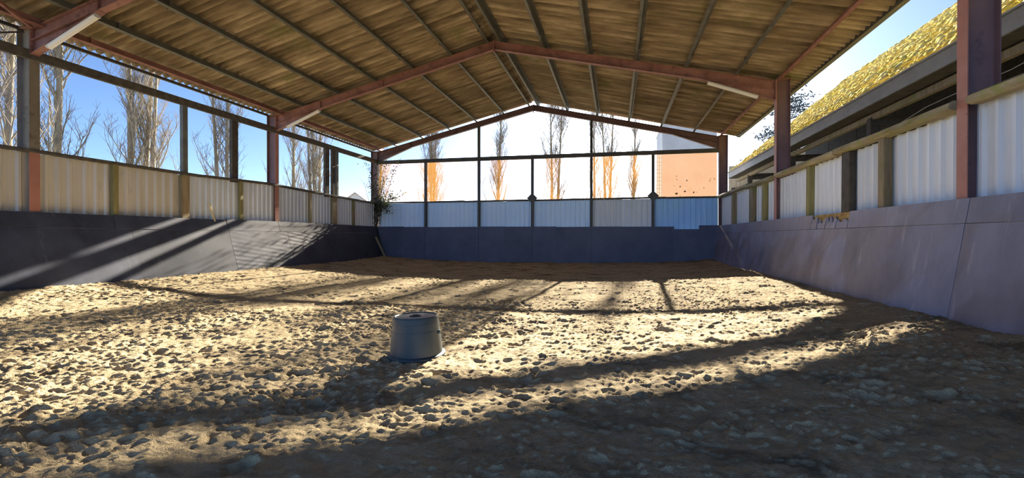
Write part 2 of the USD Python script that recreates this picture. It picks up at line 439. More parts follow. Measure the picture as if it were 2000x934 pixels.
# ------------------------------------------------------------------ roof
PUR_L = [-9.24, -8.03, -6.80, -5.63, -4.47, -3.42]
PUR_R = [-3.03, -1.85, -.68, .51, 1.69, 2.84]
PD = .165                                    # purlin depth
roof = thing('ceiling', 'brown corrugated fibre cement roof on grey steel purlins over the riding hall', 'roof', kind='structure')
NL = np.array([-SL, 0, 1.0]) / math.hypot(1, SL)
NR = np.array([SL, 0, 1.0]) / math.hypot(1, SL)
YE = YC + .17


def purlin(x, mtl, name='purlin', d=PD, b=.062, drop=0.0):
    n = NL if x < XM else NR
    s = -1 if x < XM else 1
    base = np.array([x, 0, rafter_z(x) - drop])
    a, c = base + n * d / 2 + [0, Y0, 0], base + n * d / 2 + [0, YE - .03, 0]
    web = beam(a, c, n, .009, d - .002)
    top = beam(a, c, n, b, .009, s * b / 2, d / 2 - .006)
    bot = beam(a, c, n, b, .009, -s * b / 2, -d / 2 + .006)
    lip = beam(a, c, n, .009, .024, -s * (b - .004), -d / 2 + .014)
    p = obj(name, cat_([web, top, bot, lip]), mtl, roof)
    for y in (YA, YB):                       # sleeves over the frames, one each side
        for q in (-.75, .75):
            sl = beam(base + n * d / 2 + [0, y + q - .02, 0], base + n * d / 2 + [0, y + q + .02, 0], n, .09, d * .96)
            obj('sleeve', sl, mtl, p)
    return p


for x in PUR_L + PUR_R:
    purlin(x, 'steel_grey')
for x in (-9.93, 3.76):
    purlin(x, 'steel_red', 'eave_purlin', drop=.05 if x < 0 else 0)

PITCH_C, AMP = .177, .048


def roof_sheet(xa, xb, ya, yb, lift):
    """One corrugated sheet, xa lower edge, xb upper edge; the waves run up the slope."""
    n = NL if (xa + xb) / 2 < XM else NR
    k = int(round((yb - ya) / PITCH_C * 8))
    ys = np.linspace(ya, yb, k + 1)
    xs = np.linspace(xa, xb, 2)
    w = np.cos(2 * math.pi * ys / PITCH_C)
    P = np.zeros((2, k + 1, 3))
    for i, x in enumerate(xs):
        h = PD + AMP + .012 + lift * (1 - i)
        P[i] = np.stack([x + n[0] * (h + AMP * w), ys, rafter_z(x) + n[2] * (h + AMP * w)], -1)
    if xb > xa:
        P = P[::-1]
    return slab(P, -.007)


edges_l = [-10.46] + PUR_L[:-1] + [-3.30]
edges_r = [4.42] + PUR_R[::-1][:-1] + [-3.16]
W = 6 * PITCH_C
k0 = math.floor((Y0) / W)
rows = [(e[i], e[i + 1]) for e in (edges_l, edges_r) for i in range(len(e) - 1)]
for (xa, xb) in rows:
    s = 1 if xb > xa else -1
    y = YE
    while y > Y0:
        lo = xa - s * .10
        if xa in (-10.46, 4.42):
            lo = xa
        obj('roof_sheet', roof_sheet(lo, xb + s * .02, max(y - W - .03, Y0), y + rng.uniform(-.004, .004), -.012), 'fibre_cement', roof, smooth=60)
        y -= W
# ridge capping
cap = []
for s, n in ((-1, NL), (1, NR)):
    P = np.array([[(XM + s * q, yy, rafter_z(XM + s * q) + PD + .085) for yy in (Y0, YE + .05)] for q in ((.0, .34))])
    cap.append(slab(P if s > 0 else P[::-1], .008))
obj('ridge_cap', cat_(cap), 'fibre_cement', roof)
for x, z, w, h in ((-10.43, 4.838, .05, .06), (4.40, 4.83, .10, .10)):
    obj('eave_beam', beam((x, Y0, z), (x, YE, z), (0, 0, 1), w, h), 'steel_dark', roof)
# braces in the first bay
obj('brace', beam((-10.05, 5.80, 4.80), (-8.1, 2.5, 5.25), (0, 0, 1), .05, .05), 'steel_red', roof)
obj('brace', beam((-10.2, 5.78, 4.72), (-10.2, 3.0, 3.40), (1, 0, 0), .03, .012), 'steel_dark', roof)

# ------------------------------------------------------------------ cladding
def profiled_sheet(axis, c0, c1, fixed, z0, z1, out, pitch=.20, dep=.032, thick=.0015, lean=0.0):
    """A trapezoidal steel sheet between c0 and c1 along axis ('x' or 'y') in the plane fixed; out = +1/-1: the side the ribs stand out to."""
    pts = [c0]
    c = c0
    prof = [(0.0, 0), (.10, 0), (.13, 1), (.17, 1), (.20, 0)]
    us, hs = [], []
    while c < c1 - 1e-6:
        for u, h in prof[:-1]:
            if c + u * pitch / .20 < c1:
                us.append(c + u * pitch / .20); hs.append(h)
        c += pitch
    us.append(c1); hs.append(0)
    us, hs = np.array(us), np.array(hs) * dep * out
    P = np.zeros((2, len(us), 3))
    for i, z in enumerate((z0, z1)):
        off = fixed + hs + lean * i
        P[i] = np.stack([us, off, 0 * us + z], -1) if axis == 'x' else np.stack([off, us, 0 * us + z], -1)
    if (axis == 'x') == (out > 0):
        P = P[::-1]
    return slab(P, thick)


def clad_run(parent, axis, c0, c1, fixed, tops, out, mats, w=1.0, z0=1.2, pitch=.20):
    c = c0
    i = 0
    while c < c1 - .05:
        e = min(c + w, c1)
        zt = np.interp((c + e) / 2, *tops) + rng.uniform(-.012, .012)
        m = mats[i % len(mats)] if isinstance(mats, list) else mats
        obj('cladding_sheet', profiled_sheet(axis, c, e + .01, fixed + out * .002 * (i % 2), z0, zt, out, pitch), m, parent)
        c = e
        i += 1


wl = thing('wall_left', 'left side wall of beige profiled steel sheets below an open band with posts', 'wall', kind='structure')
TL = ([Y0, 5.4, 7.2, 8.8, 10.4, 11.8, 14.7, 17.7], [2.60, 2.60, 2.64, 2.61, 2.66, 2.69, 2.60, 2.55])
LP = [3.4, 7.24, 8.80, 10.49, 13.37, 14.73, 15.98]
clad_run(wl, 'y', Y0, 9.0, XL - .125, TL, 1, 'clad_beige', 1.02, pitch=.19)
clad_run(wl, 'y', 9.0, YC - .05, XL - .125, TL, 1, 'clad_grey', 1.02, pitch=.17)
for y, w, m in ((3.4, .1, 'timber_green'), (7.24, .10, 'timber_green'), (8.80, .19, 'timber'), (10.49, .10, 'timber_green'), (13.37, .10, 'timber'), (14.73, .26, 'timber'), (15.98, .10, 'timber')):
    zt = np.interp(y, *TL) - .02
    obj('timber_post', chamfer_beam((XL - .05, y, -.2), (XL - .05, y + rng.uniform(-.03, .03), zt), (1, 0, 0), w, .09), m, wl)
yy = Y0
while yy < YC - .2:
    e = min(yy + rng.uniform(2.2, 3.1), YC)
    z0_, z1_ = np.interp([yy, e], *TL)
    obj('cap_rail', chamfer_beam((XL - .05, yy, z0_ + .015), (XL - .05, e - .01, z1_ + .015 + rng.uniform(-.01, .01)), (0, 0, 1), .15, .055), 'cap_dark', wl)
    yy = e
obj('rail', chamfer_beam((XL - .03, Y0, 4.33), (XL - .03, YC, 4.39), (0, 0, 1), .07, .17), 'cap_dark', wl)
for y, w, m in ((8.80, .13, 'steel_grey'), (10.26, .20, 'timber_dark'), (14.30, .22, 'timber_dark'), (14.68, .17, 'timber_dark'), (14.90, .12, 'steel_grey')):
    obj('window_post', chamfer_beam((XL - .06, y, np.interp(y, *TL) - .05), (XL - .06, y, 4.40), (1, 0, 0), w, .10), m, wl)

wr = thing('wall_right', 'right side wall of pale grey profiled steel sheets topped by a weathered timber rail', 'wall', kind='structure')
TR = ([Y0, 5.5, 7.4, 10, 11.8, 17.7], [2.53, 2.53, 2.52, 2.51, 2.50, 2.56])
clad_run(wr, 'y', Y0, YC - .05, XR + .14, TR, -1, 'clad_grey', 1.03, pitch=.205)
for y, w, m in ((3.9, .14, 'timber'), (7.43, .15, 'timber'), (8.50, .26, 'timber_dark'), (9.98, .13, 'timber_green'), (12.75, .16, 'timber_green'), (13.8, .34, 'timber'), (15.78, .26, 'timber')):
    dpt = .12 if m != 'timber_dark' else .10
    obj('timber_post', chamfer_beam((XR + .06, y, -.2), (XR + .06, y + rng.uniform(-.03, .03), 2.52), (1, 0, 0), w, dpt, .01), m, wr)
for i, (ya, yb, dz) in enumerate(((Y0, 3.3, 0), (3.32, 5.72, .0), (5.98, 8.72, .0), (8.74, 11.66, -.01), (11.95, 14.0, -.02), (14.02, 17.7, .02))):
    n = 14
    ys = np.linspace(ya, yb, n)
    P = []
    for q in range(8):
        a = q / 8 * 2 * math.pi + .39
        ww, hh = .10, .055
        cx, cz = np.clip(math.cos(a) * 1.3, -1, 1) * ww, np.clip(math.sin(a) * 1.3, -1, 1) * hh
        jit = .012 * (meshkit.noise(np.stack([ys * 3, 0 * ys + q * 2.3, 0 * ys + i], -1), 3) - .5) * 2
        P.append(np.stack([XR + .02 + cx + jit, ys, 2.565 + dz + cz + jit], -1))
    P = np.stack(P, 1)
    v = P.reshape(-1, 3)
    f = []
    for k in range(n - 1):
        for q in range(8):
            a, b = k * 8 + q, k * 8 + (q + 1) % 8
            f += [(a, b, b + 8), (a, b + 8, a + 8)]
    f += [(0, q + 1, q) for q in range(1, 7)] + [((n - 1) * 8, (n - 1) * 8 + q, (n - 1) * 8 + q + 1) for q in range(1, 7)]
    obj('top_rail', trimesh.Trimesh(v, f, process=False), 'timber_rail', wr)

we = thing('wall_end', 'far end wall of blue grey profiled steel sheets below a tall open gable with posts', 'wall', kind='structure')
TE = ([XL, 4], [2.555, 2.575])
for a, b, m in ((XL + .02, -7.89, 'clad_blue'), (-7.89, -5.52, 'clad_blue'), (-5.52, -3.27, 'clad_blue'), (-3.27, -.93, 'clad_blue'), (-.93, 1.38, 'clad_grey'), (1.38, XR - .02, 'clad_deep_blue')):
    clad_run(we, 'x', a, b, YC + .06, TE, -1, m, 1.17, pitch=.19)
for x, zt, w in ((-7.89, 4.3, .10), (-5.52, rafter_z(-5.52) - .2, .10), (-3.27, 4.3, .10), (-.93, rafter_z(-.93) - .2, .10), (1.38, 4.3, .10)):
    obj('mullion_post', ibeam((x, YC - .03, -.2), (x, YC - .03, zt), (0, 1, 0), .10, w, .008, .007), 'steel_dark', we)
obj('rail', chamfer_beam((XL, YC - .02, 4.35), (XR, YC - .02, 4.30), (0, 0, 1), .09, .15), 'steel_dark', we)
xx = XL
while xx < XR - .1:
    e = min(xx + rng.uniform(1.5, 2.6), XR)
    obj('cap_rail', chamfer_beam((xx, YC + .03, 2.585 + rng.uniform(-.012, .012)), (e - .01, YC + .03, 2.59 + rng.uniform(-.012, .012)), (0, 0, 1), .12, .06), 'cap_dark', we)
    xx = e

# ------------------------------------------------------------------ kick walls: leaning rubber sheets
def kick_panel(y0, y1, x_top, x_bot, z_top, z_bot, zs0, zs1, seed, warp=.012, bulge=0.0, bottom_out=0.0, dent=None, twist=0, ripple=0.0):
    """A sheet between heights zs0 and zs1 of the sloping plane from (x_bot, z_bot) to (x_top, z_top)."""
    nu, nv = (21, 17) if not ripple else (30, 84)
    yy_, zz = np.meshgrid(np.linspace(y0, y1, nu), np.linspace(zs0, zs1, nv), indexing='ij')
    t = (zz - z_bot) / (z_top - z_bot)
    x = x_bot + (x_top - x_bot) * t
    side = 1 if x_bot > x_top else -1            # the arena is on this side
    no = meshkit.fbm(np.stack([yy_ * .9, zz * 1.3, 0 * yy_ + seed * 3.7], -1), 3, seed) - .5
    x = x + side * (warp * 2 * no + bulge * np.sin(np.pi * (yy_ - y0) / (y1 - y0)) + bottom_out * np.clip(1 - t, 0, 1) ** 1.35 * (1 if twist == 0 else np.clip((yy_ - y0) / (y1 - y0), 0, 1) ** .6))
    if ripple:
        ph = zz * 52 + yy_ * 9 + 5 * meshkit.noise(np.stack([yy_ * 1.1, zz * 1.5, 0 * zz], -1), 17)
        x = x + side * ripple * np.sin(ph) * np.clip(meshkit.noise(np.stack([yy_ * 1.3, zz * 1.7, 0 * zz + 4], -1), 18) * 2 - .4, 0, 1)
    if dent is not None:
        x = x + side * dent[3] * np.exp(-((yy_ - dent[0]) / dent[2]) ** 2 - ((zz - dent[1]) / dent[2] * 1.3) ** 2)
    P = np.stack([x, yy_, zz], -1)
    return slab(P if side > 0 else P[::-1], .022)


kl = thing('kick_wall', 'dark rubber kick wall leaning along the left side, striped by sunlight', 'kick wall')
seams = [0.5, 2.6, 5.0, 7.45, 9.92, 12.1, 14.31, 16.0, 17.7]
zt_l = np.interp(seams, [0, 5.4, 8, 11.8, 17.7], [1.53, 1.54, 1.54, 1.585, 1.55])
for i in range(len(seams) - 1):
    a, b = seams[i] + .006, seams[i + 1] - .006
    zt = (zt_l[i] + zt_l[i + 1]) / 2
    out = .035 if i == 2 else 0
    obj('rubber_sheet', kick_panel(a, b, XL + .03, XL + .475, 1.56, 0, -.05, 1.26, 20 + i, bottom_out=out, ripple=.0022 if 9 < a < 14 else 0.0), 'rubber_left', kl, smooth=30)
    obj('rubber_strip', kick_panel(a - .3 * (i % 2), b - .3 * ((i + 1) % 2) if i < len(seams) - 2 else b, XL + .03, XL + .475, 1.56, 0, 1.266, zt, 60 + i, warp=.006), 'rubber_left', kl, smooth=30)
kr = thing('kick_wall', 'grey rubber kick wall leaning along the right side with torn seams', 'kick wall')
seams = [0.5, 3.2, 5.72, 7.86, 10.25, 12.6, 15.0, 17.7]
for i in range(len(seams) - 1):
    a, b = seams[i] + .006, seams[i + 1] - .006
    out = {2: .05}.get(i, 0.0)
    obj('rubber_sheet', kick_panel(a, b, XR - .03, XR - .272, 1.53, 0, -.05, 1.245, 90 + i, bottom_out=out, dent=(8.75, .82, .30, .05) if i == 3 else None, twist=1), 'rubber_right', kr, smooth=30)
strip = [0.5, 3.4, 5.72, 8.22, 8.62, 9.02, 9.36, 9.62, 10.23, 12.7, 15.1, 17.7]
for i in range(len(strip) - 1):
    a, b = strip[i] + .006, strip[i + 1] - .006
    torn = 3 <= i <= 6
    g = kick_panel(a + (.012 if torn else 0), b - (.012 if torn else 0), XR - .03, XR - .272, 1.53, 0, 1.251, 1.52 - (.03 if torn else 0), 120 + i, warp=.006)
    if torn:                                     # worn away along its upper edge
        top = g.vertices[:, 2] > 1.36
        nz = meshkit.noise(np.stack([g.vertices[:, 1] * 14, 0 * g.vertices[:, 0], 0 * g.vertices[:, 0]], -1), 4)
        g.vertices[:, 2] = np.where(top, 1.251 + (g.vertices[:, 2] - 1.251) * (.22 + .72 * nz), g.vertices[:, 2])
    obj('rubber_strip', g, 'rubber_right', kr, smooth=30)
obj('torn_backing', kick_panel(8.24, 9.6, XR + .0, XR - .242, 1.53, 0, 1.20, 1.515, 140, warp=.02), 'torn_core', kr, smooth=30, label='frayed yellow core showing where the rubber is torn')
ke = thing('kick_wall', 'dark navy rubber kick wall across the far end under the blue sheets', 'kick wall')
es = [XL + .04, -8.9, -7.89, -6.7, -5.52, -4.4, -3.27, -2.3, -.93, .2, 1.38, 2.12, 3.02, XR - .02]
eh = [1.55, 1.53, 1.52, 1.52, 1.53, 1.52, 1.52, 1.50, 1.51, 1.50, 1.50, 1.40, 1.54]
for i in range(len(es) - 1):
    a, b = es[i] - .012, es[i + 1] + .012
    yy_ = YC - .10 - (.026 if i % 2 else 0)
    X_, Z_ = np.meshgrid(np.linspace(a, b, 8), np.linspace(-.05, eh[i], 8), indexing='ij')
    no = meshkit.fbm(np.stack([X_ * 1.1, Z_ * 1.3, 0 * X_ + i], -1), 3, 7) - .5
    P = np.stack([X_, yy_ + .02 * no - .12 * (1 - Z_ / 1.5), Z_], -1)
    obj('rubber_sheet', slab(P, .02), 'rubber_end', ke, smooth=30)

# ------------------------------------------------------------------ lamps (off), one beneath each haunch in view
def lamp(x0, z0, x1, z1, y, label):
    t = thing('fluorescent_light', label, 'lamp', group='tube lights under the frame haunches')
    p0, p1 = np.array([x0, y, z0]), np.array([x1, y, z1])
    up = np.cross(p1 - p0, [0, 1.0, 0]); up /= np.linalg.norm(up)
    if up[2] < 0:
        up = -up
    obj('batten', chamfer_beam(p0, p1, up, .07, .035), 'tube_batten', t)
    d = (p1 - p0) / np.linalg.norm(p1 - p0)
    prof = [(a, .052 * math.cos(a), -.048 * math.sin(a)) for a in np.linspace(0, math.pi, 9)]
    v = [q + sgn * 0 + np.array([0, c, 0]) + up * (s - .0175) for q, sgn in ((p0 + d * .01, 0), (p1 - d * .01, 0)) for _, c, s in prof]
    f = []
    for i in range(8):
        f += [(i, i + 1, 10 + i), (i, 10 + i, 9 + i)]
    for i in range(1, 8):
        f += [(0, i + 1, i), (9, 9 + i, 9 + i + 1)]
    f += [(0, 9, 17), (0, 17, 8)]
    g = trimesh.Trimesh(v, f, process=False); g.fix_normals()
    obj('diffuser', g, 'tube_white', t, smooth=40)
    for q in (p0, p1):
        s_ = 1 if q is p0 else -1
        obj('end_cap', chamfer_beam(q - d * .004 - up * .028, q + d * s_ * .02 - up * .028, up, .112, .06, .018), 'tube_batten', t)
    return t


for xf, s, y, lab in ((XL, 1, YA, 'white tube light on the left haunch of the nearest frame'), (XL, 1, YB, 'white tube light on the left haunch of the middle frame'),
                      (XR, -1, YB, 'white tube light on the right haunch of the middle frame')):
    xa, xb = xf + s * .38, xf + s * 1.50
    zb = lambda x: rafter_z(xf) - .45 + (rafter_z(xf + s * 1.55) - .215 - rafter_z(xf) + .45) * abs(x - xf) / 1.55
    lamp(xa, zb(xa) - .030, xb, zb(xb) - .030, y - .02, lab)

# ------------------------------------------------------------------ bucket
def make_bucket():
    t = UsdGeom.Xform.Define(stage, numbered('/World', 'bucket'))
    t.AddTranslateOp().Set(Gf.Vec3d(-1.79, 3.83, .004))
    t.AddRotateYOp().Set(-1.6)
    t.AddRotateZOp().Set(20.0)
    p = tag(t.GetPrim(), 'upturned dark grey plastic feed bucket standing alone on the sand', 'bucket')
    body = [(.196, .372), (.2005, .368), (.206, .355), (.211, .31), (.213, .312), (.214, .30), (.219, .24), (.2215, .243), (.2225, .235), (.229, .16), (.236, .08), (.240, .03),
            (.236, .03), (.225, .16), (.207, .31), (.196, .362)]
    obj('body', lathe(body, 64), 'bucket', p, smooth=35)
    a = np.linspace(0, 2 * math.pi, 73)[:-1]
    rim = [(.238, .034), (.252, .030), (.262, .022), (.264, .010), (.260, -.004), (.254, -.006), (.250, .008), (.238, .014), (.238, .034)]
    v, f = lathe(rim, 72)
    v[:, 2] += .006 * np.sin(np.arctan2(v[:, 1], v[:, 0]) * 2 + 1)
    obj('rim', (v, f), 'bucket', p, smooth=40)
    base = [(.001, .362), (.048, .362), (.050, .366), (.120, .367), (.180, .366), (.186, .373), (.198, .373), (.198, .365), (.18, .345), (.001, .345)]
    obj('base', lathe(base, 64), 'bucket', p, smooth=30)
    ring = [(.032, .362), (.034, .373), (.044, .376), (.052, .373), (.054, .362)]
    obj('drain_ring', lathe(ring, 32), 'bucket_ring', p, smooth=40)
    for k in (0, 1):
        an = math.radians(-20 + 180 * k)
        c = np.array([math.cos(an) * .224, math.sin(an) * .224, .225])
        g = trimesh.creation.cylinder(.016, .03, sections=14)
        g.apply_transform(trimesh.transformations.rotation_matrix(math.pi / 2, (-math.sin(an), math.cos(an), 0)))
        g.apply_translation(c)
        obj('handle_lug', g, 'bucket', p, smooth=40)


make_bucket()

# ------------------------------------------------------------------ hung sheets and nets
def hung(P, thick=.004):
    return slab(np.asarray(P), thick)


def sheet_x(x0, x1, zf0, zf1, y, amp, seed, nu=26, nv=16):
    u, w = np.meshgrid(np.linspace(0, 1, nu), np.linspace(0, 1, nv), indexing='ij')
    X_ = x0 + (x1 - x0) * u
    zt = zf1(X_) if callable(zf1) else zf1
    Z_ = zf0 + (zt - zf0) * w
    dy = amp * (meshkit.fbm(np.stack([X_ * 2 + Z_ * 1.4, Z_ * 2 - X_, 0 * X_], -1), 3, seed) - .5)
    return hung(np.stack([X_, y + dy, Z_], -1))


tw = thing('tower', 'tall plain grey building behind the last bay of the far end', 'building')
tx0, tx1, ty = 4.82, 10.2, 50.0
obj('wall', bx(tx0, tx1, ty, ty + 7.0, -.3, 13.0), 'concrete', tw)
obj('coping', bx(tx0 - .05, tx1 + .05, ty - .05, ty + 7.05, 13.0, 13.15), 'concrete', tw)
nt = obj('windbreak_net', hung([[(x, YC + .045, z) for z in (2.55, 4.35)] for x in (XL + .02, XR - .02)], .002), 'net_end')
tag(nt, 'amber windbreak net with mould spots across the far end above the blue sheets', 'net')
nt = obj('windbreak_net', hung([[(XL - .13, y, z) for z in (2.58, 4.33)] for y in (Y0, YA - .08)], .002), 'net_left')
tag(nt, 'fine striped windbreak net in the left wall bay before the nearest column', 'net')
# wire grid in the slot beside the tarpaulin
wires = []
for x in np.linspace(1.44, 1.70, 4):
    wires.append(tube([(x, YC + .03, 2.58), (x, YC + .03, 4.30)], .004, 5))
for z in np.linspace(2.65, 4.25, 12):
    wires.append(tube([(1.42, YC + .034, z), (1.71, YC + .034, z)], .004, 5))
tag(obj('wire_mesh', join(wires), 'cable'), 'narrow wire mesh strip beside the last far end post, before the grey building', 'wire mesh')

for x, lab in ((-3.27, 'dark diamond board on the end wall post below the ridge'), (1.38, 'dark diamond board on the end wall post nearest the right corner')):
    g = trimesh.creation.box((.30, .012, .30))
    g.apply_transform(trimesh.transformations.rotation_matrix(math.pi / 4, (0, 1, 0)))
    g.apply_translation((x, YC - .095, 2.66))
    tag(obj('marker_board', g, 'plate'), lab, 'marker board')

sk = obj('wooden_stake', cat_([chamfer_beam((XL + .03, 9.57, 1.50), (XL + .0, 9.44, 1.96), (1, 0, 0), .045, .035)]), 'stake')
tag(sk, 'short pale wooden stake sticking up behind the left kick wall', 'stake')
pk = obj('plank', chamfer_beam((XL + .70, 17.30, .09), (XL + .23, 17.22, 1.10), (0, 1, 0), .09, .03), 'timber')
tag(pk, 'narrow plank leaning in the far left corner of the arena', 'plank')

# ------------------------------------------------------------------ trees
def wander(p, d, L, n, bend, r, up=0.0):
    pts = [np.array(p, float)]
    d = np.array(d, float)
    for i in range(n):
        d = d + r.normal(0, bend, 3) + np.array([0, 0, up])
        d /= np.linalg.norm(d)
        pts.append(pts[-1] + d * L / n)
    return np.array(pts)


def poplar(seed, H, name, label, loc, forks=1, spread=1.0, dens=1.0):
    r = np.random.default_rng(seed)
    trunks, limbs, twigs = [], [], []
    for k in range(forks):
        a0 = r.uniform(0, 6.28)
        tilt = .015 if forks == 1 else .05
        h = H * (1 if k == 0 else r.uniform(.75, .95))
        base = np.array([0, 0, -.3]) + (0 if k == 0 else 1) * np.array([math.cos(a0), math.sin(a0), 0]) * .25
        pts = wander(base, (math.cos(a0) * tilt, math.sin(a0) * tilt, 1), h, 16, .010, r, .03)
        rad = (.18 if forks == 1 else .15) * (1 - np.linspace(0, 1, 17) ** 1.1 * .95)
        trunks.append(tube(pts, rad, 9))
        nb = int(60 * dens / math.sqrt(forks))
        for b in range(nb):
            t = r.uniform(.10, .93)
            i = int(t * 16)
            p = pts[i] + (pts[i + 1] - pts[i]) * (t * 16 - i)
            a = r.uniform(0, 6.28)
            L = H * r.uniform(.13, .27) * (1.12 - t * .8)
            out = r.uniform(.35, .72) * spread
            bp = wander(p, (math.cos(a) * out, math.sin(a) * out, 1), L, 7, .07, r, .10)
            br = rad[i] * r.uniform(.19, .33) * np.linspace(1, .18, 8) + .004
            limbs.append(tube(bp, br, 5, False))
            for c in range(int(r.integers(9, 14) * dens)):
                s = r.uniform(.12, 1)
                j = min(int(s * 7), 6)
                q = bp[j] + (bp[j + 1] - bp[j]) * (s * 7 - j)
                a2 = r.uniform(0, 6.28)
                tp_ = wander(q, (math.cos(a2) * .55, math.sin(a2) * .55, 1.0), r.uniform(.5, 1.3) * (H / 14), 4, .12, r, .08)
                twigs.append(tube(tp_, np.linspace(.010, .0045, 5), 3, False))
                for e in range(3):
                    w = tp_[r.integers(1, 4)]
                    a3 = r.uniform(0, 6.28)
                    twigs.append(tube(wander(w, (math.cos(a3) * .8, math.sin(a3) * .8, .8), r.uniform(.2, .5), 2, .15, r, .05), np.linspace(.0065, .003, 3), 3, False))
    t = thing(name, label, 'tree', loc)
    obj('trunk', join(trunks), 'bark', t, smooth=True)
    obj('branches', join(limbs), 'bark', t, smooth=True, kind='stuff')
    obj('twigs', join(twigs), 'twig', t, smooth=True, kind='stuff')
    return t


def at_angle(deg, dist_y=None, x=None):
    a = math.radians(deg)
    return (dist_y * math.tan(a), dist_y, 0) if x is None else (x, x / math.tan(a), 0)


TG = 'bare poplars outside the hall'
T1 = poplar(11, 15.5, 'poplar_tree', 'bare poplar with one straight trunk right of the nearest left column', at_angle(-58.8, x=-22))
T2 = poplar(12, 14.5, 'poplar_tree', 'bare poplar with trunk splitting low, second tree along the left wall', at_angle(-52.7, x=-21), forks=3, spread=1.0)
T3 = poplar(13, 14.5, 'poplar_tree', 'bare bushy poplar behind the left wall between its slim grey post and dark timber post', at_angle(-45.4, x=-22), forks=2, spread=1.1)
T4 = poplar(14, 13.5, 'poplar_tree', 'slim bare poplar at the far end, behind the second post from the left', at_angle(-14.9, dist_y=36), forks=1, spread=.9)
copy_of(T3, at_angle(-61.6, x=-20), 70, 'bare poplar seen through the striped net at the left edge of the view')
copy_of(T1, at_angle(-38.9, x=-24), 120, 'dark bare poplar just right of the middle left column')
copy_of(T2, at_angle(-36.6, x=-21.5), 200, 'broad bare poplar with several stems left of the paired left wall posts')
copy_of(T4, at_angle(-29.6, dist_y=36), 30, 'bare poplar behind the ivy covered far left corner column')
copy_of(T2, at_angle(-23.3, dist_y=36), 40, 'forked bare poplar behind the far end post nearest the left corner')
copy_of(T3, at_angle(-8.0, dist_y=36), 150, 'bushy bare poplar straight under the ridge behind the diamond board')
copy_of(T1, at_angle(-2.7, dist_y=41), 260, 'thin bare poplar immediately left of the next tree, right of the ridge', scale=(.85, .85, .9))
copy_of(T3, at_angle(-.8, dist_y=35.5), 10, 'bare twin stemmed poplar behind the far end post right of the ridge', scale=(.9, .9, .95))
copy_of(T4, at_angle(2.1, dist_y=37.5), 310, 'smallest bare poplar, immediately left of the grey building', scale=(.85, .85, .88))


def conifer(seed, H, loc, label):
    r = np.random.default_rng(seed)
    t = thing('conifer_tree', label, 'tree', loc)
    obj('trunk', tube(wander((0, 0, -.3), (0, 0, 1), H, 10, .015, r, .02), np.linspace(.35, .03, 11), 8), 'twig_dark', t, smooth=True)
    limbs, V, Fc, n = [], [], [], 0
    for b in range(90):
        z = r.uniform(.18, .98)
        a = r.uniform(0, 6.28)
        L = (1.05 - z) * H * .30 * r.uniform(.7, 1.15) + .5
        bp = wander((0, 0, z * H), (math.cos(a), math.sin(a), r.uniform(-.15, .35)), L, 6, .07, r, -.02)
        limbs.append(tube(bp, np.linspace(.05, .012, 7), 4, False))
        m = int(46 * L / 3)
        s = r.uniform(.15, 1, m)
        c = np.stack([np.interp(s * 6, range(7), bp[:, k]) for k in range(3)], 1) + r.normal(0, .22, (m, 3))
        d1 = r.normal(0, 1, (m, 3)); d1 /= np.linalg.norm(d1, axis=1, keepdims=True)
        d2 = np.cross(d1, r.normal(0, 1, (m, 3))); d2 /= np.linalg.norm(d2, axis=1, keepdims=True)
        d3 = np.cross(d1, d2)
        q = np.stack([c - d1 * .16, c + d1 * .16, c + d2 * .10, c + d3 * .07], 1)
        f = np.array([(0, 2, 1), (0, 1, 3), (0, 3, 2), (1, 2, 3)])
        V.append(q.reshape(-1, 3)); Fc.append((np.arange(m)[:, None, None] * 4 + f[None]).reshape(-1, 3) + n); n += 4 * m
    obj('branches', join(limbs), 'twig_dark', t, smooth=True, kind='stuff')
    obj('needles', (np.concatenate(V), np.concatenate(Fc)), 'needle', t, kind='stuff')
    return t


conifer(31, 18.0, at_angle(18.6, dist_y=44), 'blue green conifer rising behind the mossy roof on the right')
r_ = np.random.default_rng(77)
bt = poplar(78, 13.0, 'bare_tree', 'faint bare tree top showing above the mossy roof on the right', at_angle(21.8, dist_y=56), forks=2, spread=1.5, dens=.7)

# ------------------------------------------------------------------ barn on the right
barn = thing('barn', 'long open barn with a yellow mossy tiled roof beyond the right wall', 'barn')
EX, EZ, RX, RZ = 4.86, 3.93, 9.40, 7.70
BY0, BY1 = 0.5, 21.4


